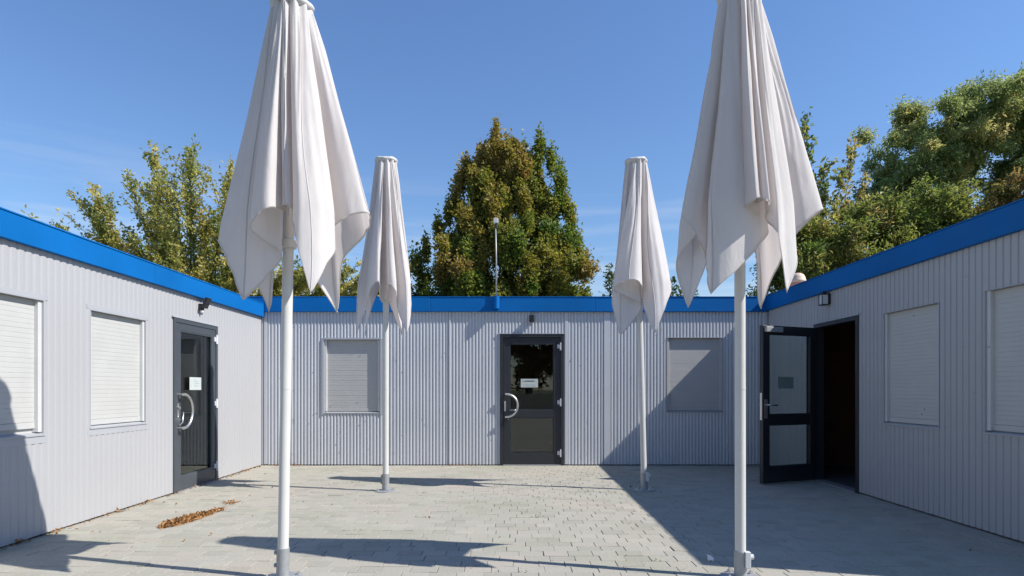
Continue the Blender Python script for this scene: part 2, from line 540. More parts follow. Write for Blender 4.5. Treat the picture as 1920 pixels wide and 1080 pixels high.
def building(name, label, loc, rz, L, depth, top, fasc, pitch, prof, sheet, openings, seams, ends=True, cat='building', dd=.012):
    """openings: (kind, u0, u1, z0, z1). Local x along the front, front faces -y."""
    root = empty(name, loc, rz); tag(root, label, cat)
    zf0, zf1 = fasc
    zt = zf0 + .03
    cuts = sorted(openings, key=lambda o: o[1])
    gaps = []; u = 0.0
    for k, u0, u1, z0, z1 in cuts:
        gaps.append((u, u0, .015, zt)); 
        gaps.append((u0, u1, z1, zt))
        if z0 > .1: gaps.append((u0, u1, .015, z0))
        u = u1
    gaps.append((u, L, .015, zt))
    for a, b, z0, z1 in gaps:
        ss = [a] + [s for s in seams if a+.05 < s < b-.05] + [b]
        for p, q in zip(ss, ss[1:]):
            if q-p > .01: corrugated(p, q, z0, z1, pitch, prof, dd, sheet, 'wall_sheet', root)
    # fascia, roof and the closed box behind
    nfa = max(2, round(L/2.6)); fl = (L+.06)/nfa
    for k in range(nfa):
        jy = random.gauss(0,.0012)
        MB().box((-.03+k*fl+.0012,-.045+jy,zf0+random.gauss(0,.0008)),(-.03+(k+1)*fl-.0012,.06,zf1)).build('fascia', M['blue'], root, bevel=.005)
    MB().box((-.028,-.050,zf1+.001),(L+.028,.07,zf1+.012)).build('roof_edge', M['blue'], root)
    MB().box((0,.061,zf1-.12),(L,depth,zf1-.05)).build('roof', M['roof'], root)
    MB().box((0,depth-.06,.0),(L,depth,zf1-.121)).build('rear_wall', sheet, root)
    MB().box((0.0,.03,.0),(.06,depth-.061,zf1-.121)).build('end_wall', sheet, root)
    MB().box((L-.06,.03,.0),(L,depth-.061,zf1-.121)).build('end_wall', sheet, root)
    MB().box((.061,.10,.002),(L-.061,depth-.061,.012)).build('room_floor', M['room_floor'], root)
    MB().box((.061,.20,zf0-.03),(L-.061,depth-.14,zf0-.01)).build('room_ceiling', M['lining'], root)
    for ea, eb in ((.061,.075),(L-.075,L-.061)):
        MB().box((ea,.10,.02),(eb,depth-.121,zf0-.04)).build('end_lining', M['lining'], root)
    MB().box((.076,depth-.12,.02),(L-.076,depth-.062,zf0-.04)).build('room_back_lining', M['lining'], root)
    # inner lining of the front wall, open only at doors
    u = .061
    for k, u0, u1, z0, z1 in [c for c in cuts if c[0] == 'door'] + [('end', L-.061, L-.061, 0, 0)]:
        MB().box((u,.085,.02),(u0,.099,zf0-.01)).build('front_lining', M['lining'], root)
        if k == 'door':
            MB().box((u0,.085,z1),(u1,.099,zf0-.01)).build('front_lining', M['lining'], root)
        u = u1
    return root

def screws(root, pts, name='screw_heads'):
    m = MB()
    for u, z in pts:
        r = .0065
        m.tube([(u,.004,z),(u,-.005,z)], [r, r*.8], 6)
    tag(m.build(name, M['galv'], root), kind='stuff')

# --- back building: front wall on y = 9.58
BL = 12.9; BX = -6.44
bo = [('window', -2.966-BX, -2.076-BX, .83, 1.985), ('door', -.19-BX, .815-BX, 0, 2.072), ('window', 2.437-BX, 3.328-BX, .845, 2.02)]
bs = [-3.9-BX, -3.43-BX, -1.85-BX, -.98-BX, .98-BX, 1.55-BX, 2.2-BX, 3.6-BX]
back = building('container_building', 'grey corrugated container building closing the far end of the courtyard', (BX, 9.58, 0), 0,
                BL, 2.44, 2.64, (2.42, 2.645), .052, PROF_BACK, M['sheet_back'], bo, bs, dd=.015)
for i in (0, 2):
    window(back, *bo[i][1:], M['shutter_grey'], M['frame_white'] if i == 0 else M['shutter_grey'])
# flat joint strips between the container modules
for u, w in ((1.50-BX,.10), (-3.88-BX,.05), (.86-BX,.05), (4.0-BX,.05)):
    MB().box((u-w/2,-.006,.02),(u+w/2,.012,2.415)).build('joint_strip', M['sheet_back'], back, bevel=.002)
MB().box((-.98-BX-.012,-.009,.02),(-.98-BX+.012,.012,2.415)).build('joint_strip', M['sheet_back'], back, bevel=.002)
for u, z0, z1 in ((-2.966-BX-.015,.8,2.0), (-2.076-BX+.015,.8,2.0)):
    MB().box((u-.014,-.012,z0),(u+.014,.01,z1)).build('window_trim', M['trim'], back)
MB().box((-2.98-BX,-.014,1.987),(-2.06-BX,.01,2.012)).build('window_trim', M['trim'], back)
screws(back, [(random.uniform(-3.9,4.0)-BX, random.uniform(.1,2.36)) for _ in range(90)] +
             [(x-BX, z) for x in (-3.43,-1.85,-.45,1.2,2.2,3.6) for z in (.2,.7,1.2,1.7,2.2)])
u0, u1 = bo[1][1], bo[1][2]
door_frame(back, u0, u1, 2.07, M['anthracite'])
leaf = door_leaf(back, .905, 2.005, .80, M['anthracite'], stile=.105, top=.10, bot=.17)
leaf.location = (u0+.05, .035, .015)
hinges(leaf, .905, 2.0, -.03, (.18, .98, 1.86))
d_handle(leaf, .052, .93, .18, M['steel'], -.03)
MB().tube([(.03,-.03,.93),(.03,-.055,.93)], .012, 10).box((.018,-.036,.84),(.042,-.03,1.0)).build('lock', M['steel'], leaf)
MB().tube([(.10,-.03,.86),(.13,-.06,.86),(.21,-.062,.86)], .008, 8).build('lever', M['steel'], leaf, smooth=True)

# --- left building: front faces +x, splayed a little outward
LL = 6.07
lx, ly = -3.818, 3.50
la = math.atan2(9.555-3.5, -3.94-lx)
lo = [('window', LL-5.45, LL-4.57, .83, 1.935), ('window', LL-4.01, LL-3.13, .845, 1.935), ('door', LL-2.60, LL-1.52, 0, 2.03)]
left = building('container_building', 'sunlit light grey container building along the left side of the courtyard', (lx, ly, 0), la,
                LL, 2.44, 2.54, (2.335, 2.54), .078, PROF_LEFT, M['sheet'], lo, [LL-.95, LL-3.0, LL-4.3], dd=.005)
window(left, *lo[0][1:], M['shutter'], M['frame_white'], gap=.03, guide=.04)
window(left, *lo[1][1:], M['shutter'], M['frame_white'], guide=.03)
for (k, a, b, z0, z1) in lo[:2]:
    MB().box((a-.03,-.0015,z0-.07),(b+.03,.012,z0-.0105)).build('window_trim', M['trim'], left)
    MB().box((a-.04,-.0015,z1+.001),(b+.04,.012,z1+.04)).build('window_trim', M['trim'], left)
u0, u1 = lo[2][1], lo[2][2]
door_frame(left, u0, u1, 2.028, M['anthracite_light'])
leaf = door_leaf(left, u1-u0-.10, 1.965, None, M['anthracite_light'], stile=.10, top=.09, bot=.16)
leaf.location = (u0+.05, .02, .015)
lw = u1-u0-.10
hinges(leaf, lw, 2.0, -.03, (.18, 1.0, 1.84))
d_handle(leaf, .052, .93, .195, M['steel'], -.03)
MB().tube([(.03,-.03,.97),(.03,-.06,.97)], .017, 10).box((.015,-.038,.86),(.05,-.03,1.02)).build('lock', M['steel'], leaf)
MB().tube([(.05,-.035,.76),(.09,-.06,.80),(.11,-.06,.92)], .007, 8).build('lever', M['steel'], leaf, smooth=True)

# --- right building: front faces -x, in its own shade, with the open door
RL = 6.07
ra = math.atan2(-6.07, -.075)
ro = [('door', 1.50, 2.55, 0, 2.06), ('window', 3.02, 3.89, .835, 2.02), ('window', 4.44, 5.31, .835, 2.03)]
right = building('container_building', 'shaded grey container building with an open door on the right', (4.03, 9.555, 0), ra,
                 RL, 2.44, 2.655, (2.435, 2.655), .075, PROF_SIDE, M['sheet'], ro, [.9, 2.8, 4.15, 5.6], dd=.009)
window(right, *ro[1][1:], M['shutter'], M['frame_white'], guide=.028)
window(right, *ro[2][1:], M['shutter'], M['frame_white'], guide=.04)
screws(right, [(random.uniform(2.7,6.0), random.uniform(.3,2.4)) for _ in range(26)])
u0, u1 = ro[0][1], ro[0][2]
door_frame(right, u0, u1, 2.055, M['anthracite'])
leaf = door_leaf(right, .92, 1.99, .80, M['anthracite'], stile=.10, top=.10, bot=.20)
leaf.location = (u0+.055, -.035, .015)
leaf.rotation_euler = (0, 0, R(-66))
MB().box((.885,-.037,.72),(.905,-.03,1.16)).box((.9205,-.014,.80),(.926,.014,1.14)).build('lock', M['steel'], leaf)
MB().box((.85,.03,.82),(.90,.038,1.06)).build('handle_plate', M['steel'], leaf)
MB().tube([(.875,.038,.99),(.875,.08,.99),(.86,.09,.99),(.74,.09,.985)], .010, 8).build('lever', M['steel'], leaf, smooth=True)
MB().tube([(.875,-.03,.99),(.875,-.08,.99),(.86,-.09,.99),(.74,-.09,.985)], .010, 8).build('lever', M['steel'], leaf, smooth=True)
MB().box((.62,.031,1.905),(.90,.07,1.97)).build('door_closer', M['galv'], leaf, bevel=.004)

# ------------------------------------------------------------------ notices on the doors
def notice(name, label, w, h, M4, lines, ink):
    root = empty(name, (0,0,0)); root.matrix_world = M4
    tag(root, label, 'notice')
    MB().box((-w/2,-.0012,-h/2),(w/2,0,h/2)).build('sheet', M['paper'], root)
    for (x0, x1, z, hh, mt) in lines:
        m = MB(); x = x0
        rr = random.Random(int(1000*(x1+z))+5)
        while x < x1:
            l = rr.uniform(.35,.75)*hh
            if rr.random() > .12:
                m.box((x,-.0022,z),(min(x+l,x1),-.0013,z+hh*rr.uniform(.75,1.0)))
            x += l + hh*.22
        m.build('print_line', mt, root)
    return root
I, IP = M['ink'], M['ink_pale']
T = Matrix.Translation((.275, 9.58+.035-.034, 1.298))
notice('door_notice', 'pale paper notice with a bold heading on the far glass door', .27, .135, T,
       [(-.08,.075,.022,.022,I), (-.11,-.10,.022,.022,I), (.095,.10,.015,.03,IP), (-.09,.09,-.028,.006,IP), (-.06,.10,-.048,.006,IP)], None)
Lm = Matrix.Translation((lx,ly,0)) @ Matrix.Rotation(la,4,'Z')
notice('door_notice', 'white paper notice on the left glass door', .285, .155,
       Lm @ Matrix.Translation(((lo[2][1]+lo[2][2])/2-.05, .02-.034, 1.27)),
       [(-.04,.09,.025,.012,IP), (-.04,.09,-.002,.012,IP), (-.02,.08,-.032,.010,IP)], None)
Rm = Matrix.Translation((4.03,9.555,0)) @ Matrix.Rotation(ra,4,'Z') @ Matrix.Translation((u0+.055,-.035,.015)) @ Matrix.Rotation(R(-66),4,'Z')
notice('door_notice', 'notice on the glass of the open door on the right', .27, .15,
       Rm @ Matrix.Translation((.50, -.005, 1.27)),
       [(-.06,.08,.03,.014,I), (-.06,.08,0,.008,IP), (-.06,.08,-.03,.008,IP)], None)

# ------------------------------------------------------------------ wall lamps
def wall_lamp(label, M4, kind):
    root = empty('wall_lamp', (0,0,0)); root.matrix_world = M4
    root.scale = (.82,.82,.82)
    tag(root, label, 'wall lamp', 'wall lamps above the doors')
    if kind == 'flood':
        MB().box((-.045,-.05,-.05),(.045,-.002,.05)).build('wall_box', M['black'], root, bevel=.004)
        MB().tube([(0,-.05,-.01),(0,-.085,0)], .014, 8).build('arm', M['black'], root)
        p = MB().box((-.075,-.015,-.075),(.075,.015,.095))
        p.xform(Matrix.Translation((0,-.10,.055)) @ Matrix.Rotation(R(24),4,'X')); p.build('head', M['black'], root, bevel=.004)
        q = MB().box((-.062,-.019,-.062),(.062,-.0155,.08))
        q.xform(Matrix.Translation((0,-.10,.055)) @ Matrix.Rotation(R(24),4,'X')); q.build('lens', M['black'], root)
        MB().lathe([(.022,-.09),(.03,-.075),(.03,-.05)], 12, (0,-.03,0)).build('sensor', M['lens'], root)
    elif kind == 'cube':
        MB().box((-.05,-.02,-.06),(.05,-.002,.06)).build('wall_box', M['black'], root, bevel=.003)
        m = MB()
        for k in range(5):
            m.box((-.048,-.115,-.05+k*.024),(.048,-.021,-.034+k*.024))
        m.box((-.04,-.105,-.052),(.03,-.021,.06))
        m.build('housing', M['black'], root, bevel=.002)
        MB().box((.031,-.10,-.045),(.046,-.022,.055)).build('lens', M['lens'], root)
    else:
        MB().box((-.06,-.035,-.08),(.06,-.002,.085)).build('wall_box', M['black'], root, bevel=.004)
        MB().box((-.05,-.125,-.075),(.05,-.036,.07)).build('lens', M['lens'], root, bevel=.004)
        m = MB().box((-.058,-.135,.071),(.058,-.036,.084)).box((-.058,-.135,-.09),(.058,-.036,-.076))
        m.box((-.03,-.11,.0845),(.03,-.05,.125))
        for x in (-.056,.046):
            m.box((x,-.134,-.0755),(x+.01,-.124,.0705))
        m.build('cage', M['black'], root, bevel=.002)
    return root
wall_lamp('dark floodlight tilted upward above the left glass door', Lm @ Matrix.Translation((LL-1.98,-.002,2.225)), 'flood')
wall_lamp('small dark finned lamp above the far glass door', Matrix.Translation((.31,9.578,2.31)), 'cube')
wall_lamp('black lantern lamp with pale glass above the open door', Matrix.Translation((4.03,9.555,0)) @ Matrix.Rotation(ra,4,'Z') @ Matrix.Translation((1.87,-.002,2.335)), 'lantern')

# ------------------------------------------------------------------ mast on the far fascia and roof vent
mast = empty('antenna_mast', (-.245, 9.50, 2.44)); tag(mast, 'thin grey mast with a white box on top on the far blue fascia', 'mast')
MB().tube([(0,0,.05),(.0,0,.75),(-.012,0,1.36)], [.012,.011,.009], 12).build('pole', M['galv'], mast, smooth=True)
MB().tube([(.0,0,0.02),(.0,0,.215)], .048, 16).box((-.03,.0,.03),(.03,.034,.2)).build('bracket', M['blue'], mast, auto=40, smooth=True)
hb = MB().box((-.045,-.04,1.35),(.03,.04,1.43)); hb.build('sensor_box', M['frame_white'], mast, bevel=.008)
MB().tube([(0,0,1.28),(0,0,1.35)], .022, 10).build('clamp', M['black'], mast)
vent = empty('roof_vent', (4.93,10.5,2.6)); tag(vent, 'terracotta roof vent with a domed cap above the right corner', 'roof vent')
MB().lathe([(.115,0),(.115,.48)], 24).build('pipe', M['terracotta'], vent, smooth=True, auto=40)
MB().lathe([(.13,.44),(.142,.45),(.142,.475),(.13,.49),(.125,.53),(.10,.575),(.06,.60),(.01,.61)], 24).build('cap', M['vent_cap'], vent, smooth=True, auto=60)

# ------------------------------------------------------------------ parasols
def canopy_mesh(ctrl, a, zc, ring, seed):
    r = np.random.default_rng(seed)
    P = [(math.radians(c[0]), c[1], c[2], c[3] if len(c) > 3 else 0.0) for c in ctrl]
    n = len(P); sub = 9
    th, X, Y, Z = [], [], [], []
    for i in range(n):
        p0, p1, p2, p3 = P[i-1], P[i], P[(i+1) % n], P[(i+2) % n]
        t2 = p2[0] + (2*math.pi if i+1 >= n else 0)
        for k in range(sub):
            t = k/sub
            def cm(j):
                return .5*((2*p1[j]) + (-p0[j]+p2[j])*t + (2*p0[j]-5*p1[j]+4*p2[j]-p3[j])*t*t + (-p0[j]+3*p1[j]-3*p2[j]+p3[j])*t**3)
            th.append(p1[0] + (t2-p1[0])*t); X.append(cm(1)); Y.append(cm(2)); Z.append(cm(3))
    th = np.array(th); X = np.array(X); Y = np.array(Y); Z = np.array(Z); m = len(th)
    dl = (np.degrees(th) % 90) - 45
    tw = np.radians(45 + np.sign(dl)*45*(np.abs(dl)/45)**1.22)
    co = np.maximum(np.abs(np.cos(tw)), np.abs(np.sin(tw)))
    L = a/co
    rows = 56
    t = np.linspace(0,1,rows)**.92
    ph = np.cumsum(np.r_[0, np.hypot(np.diff(X), np.diff(Y))])
    V = np.zeros((rows, m, 3))
    # fine creases that run down the cloth and fade in and out
    w1 = sum(np.sin(ph*f + r.uniform(0,6.28))*aa for f, aa in ((38,.004),(61,.0035),(95,.002)))
    X0, Y0 = X, Y
    ii = np.arange(m, dtype=float)
    nA = sum(np.sin(th*f + r.uniform(0,6.28))*aa for f, aa in ((3,.5),(5,.5),(8,.45)))
    nB = sum(np.sin(th*f + r.uniform(0,6.28))*aa for f, aa in ((4,.5),(7,.5),(11,.4)))
    gat = sum(np.sin(th*f + r.uniform(0,6.28))*aa for f, aa in ((19,.5),(31,.5),(43,.35)))
    for i, tt in enumerate(t):
        rr = tt*L
        # folds wander sideways towards the top, so they are not all straight rays
        up = np.clip(1-tt,0,1)
        sh_ = sub*(.55*nA*np.sin(tt*3.3+.4) + .40*nB*np.sin(tt*7.1+1.0))*up**.6
        X = np.interp(ii+sh_, np.r_[ii-m,ii,ii+m], np.r_[X0,X0,X0])
        Y = np.interp(ii+sh_, np.r_[ii-m,ii,ii+m], np.r_[Y0,Y0,Y0])
        s = rr/a
        g = np.where(s < 1, s, 1 + .30*(s-1))
        k = np.clip(1-s, 0, 1)
        pl = ring*(1 + .10*np.sin(th*11+seed)) + .016*gat*np.clip(s*5,0,1)*np.clip(1-s*1.3,0,1)/np.maximum(k,.05)
        sw = np.sin(rr*3.1+ph*2)*.008*np.clip(s,0,1)
        env = np.clip(s*2.2,0,1)
        nx = -np.gradient(Y); ny = np.gradient(X); ln = np.hypot(nx,ny)+1e-6
        wob = w1*env*(.6+.4*np.sin(rr*4.0+ph*5))
        V[i,:,0] = pl*np.cos(th)*k + X*g + sw + wob*nx/ln
        V[i,:,1] = pl*np.sin(th)*k + Y*g + sw*.5 + wob*ny/ln
        V[i,:,2] = zc - rr*.975 + Z*np.clip(s,0,1)**2 - .01*np.sin(ph*9)*env*tt
    idx = np.arange(rows*m).reshape(rows, m)
    q = np.stack([idx[:-1,:], np.roll(idx[:-1,:],-1,1), np.roll(idx[1:,:],-1,1), idx[1:,:]], -1).reshape(-1,4)
    return V, q, m, th

def parasol(label, base, lean, zc, a, ctrl, seed, sleeve_h, clamp, pole_r=.0355, ring=.115):
    root = empty('parasol', base, rot=lean)
    tag(root, label, 'parasol', 'closed white parasols in the courtyard')
    MB().tube([(0,0,sleeve_h-.02),(0,0,1.3),(0,0,zc+.03)], pole_r, 24, caps=True).build('pole', M['pole'], root, smooth=True, auto=40)
    MB().tube([(0,0,1.20),(0,0,1.212)], pole_r+.0012, 24).build('pole_joint', M['pole'], root, smooth=True, auto=40)
    sl = MB().tube([(0,0,0.008),(0,0,sleeve_h)], pole_r+.006, 24).build('sleeve', M['galv'], root, smooth=True, auto=40)
    MB().lathe([(.125,0),(.125,.008),(.118,.011),(.05,.012)], 28).build('base_plate', M['galv'], root, auto=30, smooth=True)
    for k in range(4):
        x, y = .095*math.cos(.5+k*math.pi/2), .095*math.sin(.5+k*math.pi/2)
        MB().lathe([(.014,.011),(.014,.024),(.006,.024),(.006,.034)], 6, (x,y,0)).build('anchor_bolt', M['steel'], root)
    if clamp == 'bolts':
        for z in (sleeve_h-.03, sleeve_h-.11):
            MB().tube([(-pole_r,0,z),(-pole_r-.022,0,z)], .007, 8).tube([(-pole_r-.006,0,z),(-pole_r-.02,0,z)], .0135, 6).build('clamp_bolt', M['galv'], root)
    else:
        MB().box((pole_r-.02,-.05,sleeve_h-.10),(pole_r+.016,-.012,sleeve_h+.004)).build('clamp', M['frame_white'], root, bevel=.004)
        MB().tube([(pole_r+.012,-.03,sleeve_h-.03),(pole_r+.036,-.03,sleeve_h-.03)], .018, 8).build('clamp_knob', M['frame_white'], root)
    # cap: scalloped rim of gathered cloth
    m = MB(); pts = []
    for z, rr in ((-.02,ring*.98),(-.005,ring*1.14),(.012,ring*1.18),(.028,ring*1.08),(.036,ring*.6),(.04,.01)):
        for k in range(40):
            an = 2*math.pi*k/40
            q = rr*(1+.025*math.sin(an*9+seed)+.015*math.sin(an*5))
            pts.append((q*math.cos(an), q*math.sin(an), zc+z+.006*math.sin(an*3+seed)))
    m.v = pts
    m.f = [(i*40+k, i*40+(k+1)%40, (i+1)*40+(k+1)%40, (i+1)*40+k) for i in range(5) for k in range(40)]
    m.build('cap', M['cap'], root, smooth=True)
    # runner and the folded ribs inside
    MB().lathe([(pole_r+.002,0),(pole_r+.018,.004),(pole_r+.018,.05),(pole_r+.002,.055)], 24, (0,0,zc-a*1.12)).build('runner', M['pole'], root, smooth=True, auto=40)
    for k in range(8):
        an = math.pi/8 + k*math.pi/4
        c, s = math.cos(an), math.sin(an)
        MB().tube([(ring*.6*c,ring*.6*s,zc-.03),(.075*c,.075*s,zc-a*.6),(.085*c,.085*s,zc-a*.98)], .008, 6).build('rib', M['pole'], root)
    V, q, mm, TH = canopy_mesh(ctrl, a, zc, ring, seed)
    can = link('canopy', np_mesh('canopy', V.reshape(-1,3), q, M['fabric'], smooth=True), root)
    # panel seams: narrow raised welts from cap to hem along every rib line
    for d_ in range(8):
        target = math.radians(180 + d_*45) if ctrl[0][0] > 90 else math.radians(d_*45)
        thv = np.array(TH); c_ = int(np.argmin(np.abs(thv-target)))
        col = V[1:,c_,:]; tw_ = V[1:,(c_+1) % mm,:]-V[1:,(c_-1) % mm,:]
        tw_ /= np.linalg.norm(tw_,axis=1,keepdims=True)+1e-9
        dn = np.gradient(col,axis=0); nr_ = np.cross(tw_,dn); nr_ /= np.linalg.norm(nr_,axis=1,keepdims=True)+1e-9
        w_ = np.concatenate([col-tw_*.006-nr_*.0001, col-nr_*.0007, col+tw_*.006-nr_*.0001, col+nr_*.0007])
        kk = len(col); ix = np.arange(4*kk).reshape(4,kk)
        qs = np.concatenate([np.stack([ix[a_,:-1],ix[(a_+1)%4,:-1],ix[(a_+1)%4,1:],ix[a_,1:]],-1) for a_ in range(4)])
        link('seam', np_mesh('seam', w_, qs, M['fabric'], smooth=True), can)
    # stitched hem: a narrow doubled band along the lower edge
    rows = V.shape[0]
    nx = np.roll(V[-1],-1,0)-np.roll(V[-1],1,0)
    nrm = np.cross(nx, V[-1]-V[-4]); nrm /= (np.linalg.norm(nrm,axis=1,keepdims=True)+1e-9)
    up = V[-1] + (V[-2]-V[-1])*.55
    band = np.concatenate([up+nrm*.0025, V[-1]+nrm*.0025, V[-1]-nrm*.0025, up-nrm*.0025])
    idx = np.arange(4*mm).reshape(4,mm)
    qq = np.stack([idx[:-1,:], np.roll(idx[:-1,:],-1,1), np.roll(idx[1:,:],-1,1), idx[1:,:]], -1).reshape(-1,4)
    link('hem', np_mesh('hem', band, qq, M['fabric'], smooth=True), can)
    return root

FL = [(180,-0.498,0.345),(198,-0.508,0.173),(212,-0.366,0.03),(225,-0.218,-0.091),(233,-0.091,-0.091),(240,0,-0.112),(245,-0.091,-0.142),(249,-0.152,-0.203),(253,-0.076,-0.295),
      (258,0,-0.305),(263,0.03,-0.163),(268,0.051,-0.254),(275,0.097,-0.274),(282,0.091,-0.142),(293,0.132,-0.305),(315,0.239,-0.315),(325,0.31,-0.254),(332,0.33,-0.142),
      (340,0.213,0.02),(350,0.386,-0.081),(360,0.531,-0.061),(372,0.454,0.183),(388,0.264,0.264),(405,0.183,0.345),(420,0.041,0.244),(435,-0.081,0.549),(450,-0.091,0.284),
      (465,-0.254,0.559),(480,-0.203,0.284),(495,-0.244,0.345),(510,-0.366,0.305),(525,-0.467,0.467)]
FR = [(176,-0.275,0.224),(190,-0.339,0.04),(205,-0.259,-0.03),(213,-0.19,0.03),(225,-0.235,-0.2),(234,-0.08,-0.22),(242,0.06,-0.16),(247,0.12,-0.12),(252,0.03,-0.15),
      (256,-0.05,-0.2),(261,-0.03,-0.3),(266,0.01,-0.28),(270,0.03,-0.19),(276,0.03,-0.29),(282,0.06,-0.31),(288,0.08,-0.18),(298,0.11,-0.27),(315,0.17,-0.22),
      (326,0.27,-0.15),(333,0.25,-0.04),(343,0.36,-0.1),(356,0.5,-0.06),(368,0.529,0.14),(385,0.363,0.14),(405,0.257,0.336),(420,0.145,0.112),(436,0.159,0.364),
      (450,-0.01,0.14),(466,-0.007,0.392),(480,-0.146,0.168),(495,-0.2,0.336),(510,-0.298,0.336),(522,-0.229,0.168)]
BLc = [(180,-0.325,0.182),(200,-0.336,0.065),(225,-0.290,-0.080),(240,-0.206,-0.060),(251,-0.129,-0.220),(262,-0.016,-0.290),(268,-0.053,-0.080,-.18),(276,0.017,-0.080,-.18),
      (283,0.085,-0.270),(292,0.160,-0.260),(301,0.147,-0.140),(315,0.263,-0.240),(332,0.300,-0.120),(345,0.220,0.000),(358,0.283,-0.020),(372,0.222,0.104),
      (390,0.120,0.104),(405,0.128,0.286),(425,0.014,0.130),(440,-0.044,0.312),(455,-0.088,0.130),(470,-0.184,0.286),(495,-0.282,0.260),(515,-0.190,0.130)]
BRc = [(180,-.26,.13),(205,-.30,.02),(225,-.23,-.07),(234,-.07,-.07),(241,-.01,-.10),(247,-.17,-.14),(254,-.33,-.18),(263,-.26,-.30),(275,-.12,-.34),(284,-.03,-.25),
      (292,.02,-.06),(302,.03,-.11),(315,.10,-.24),(330,.24,-.21),(343,.355,-.06),(358,.335,.08),(375,.22,.08),(390,.29,.21),(405,.23,.29),
      (425,.10,.10),(440,.08,.31),(455,-.03,.13),(475,-.06,.31),(495,-.13,.26),(515,-.12,.10)]
parasol('large closed white parasol in the left foreground with bolted grey sleeve', (-1.456,3.86,0), (R(-1.1),R(.55),0), 3.66, 1.39, FL, 1, .193, 'bolts', .0335)
parasol('large closed white parasol in the right foreground beside the shade edge', (1.456,3.875,0), (0,R(-.1),0), 3.70, 1.40, FR, 2, .17, 'clamp', .0335)
parasol('smaller closed white parasol farther back left of the far door', (-1.49,7.17,0), (0,R(.1),0), 3.88, 1.48, BLc, 3, .205, 'bolts')
parasol('smaller leaning closed white parasol farther back right of the far door', (1.575,7.24,0), (0,R(-1.45),0), 3.90, 1.49, BRc, 4, .21, 'clamp')

# ------------------------------------------------------------------ trees
def leaves(centers, tangents, size, cols, r, droop=0.0, aspect=.5):
    """one folded leaf blade (two triangles as a bent quad pair) per centre"""
    n = len(centers)
    d = tangents + r.normal(0,.75,(n,3)); d[:,2] -= droop
    d /= np.linalg.norm(d,axis=1,keepdims=True)+1e-9
    u = r.normal(0,1,(n,3)); u[:,2] += .8
    s = np.cross(d,u); s /= np.linalg.norm(s,axis=1,keepdims=True)+1e-9
    nn = np.cross(s,d)
    sz = size*r.uniform(.65,1.3,(n,1))
    p0 = centers; p2 = centers + d*sz + nn*sz*-.12
    mid = centers + d*sz*.5
    p1 = mid + s*sz*aspect*.5 + nn*sz*.08
    p3 = mid - s*sz*aspect*.5 + nn*sz*.08
    V = np.stack([p0,p1,p2,p3],1).reshape(-1,3)
    q = np.arange(n*4).reshape(n,4)
    c = np.repeat(cols,4,0)
    return V, q, np.c_[c, np.ones(len(c))]

def seg_tubes(segs, n=5):
    V, Q = [], []
    for a, b, ra, rb in segs:
        a = np.array(a, float); b = np.array(b, float)
        d = b-a; l = np.linalg.norm(d)
        if l < 1e-6: continue
        d /= l
        ref = np.array([0,0,1.]) if abs(d[2]) < .9 else np.array([1.,0,0])
        s = np.cross(d,ref); s /= np.linalg.norm(s); t = np.cross(s,d)
        an = np.arange(n)*2*math.pi/n
        ring = np.cos(an)[:,None]*s + np.sin(an)[:,None]*t
        b0 = sum(len(v) for v in V) if False else None
        V.append(np.concatenate([a+ring*ra, b+ring*rb]))
    k = len(V)
    V = np.concatenate(V)
    i = np.arange(n); j = (i+1) % n
    q = np.stack([i,j,n+j,n+i],-1)
    Q = (q[None]+ (np.arange(k)*2*n)[:,None,None]).reshape(-1,4)
    return V, Q

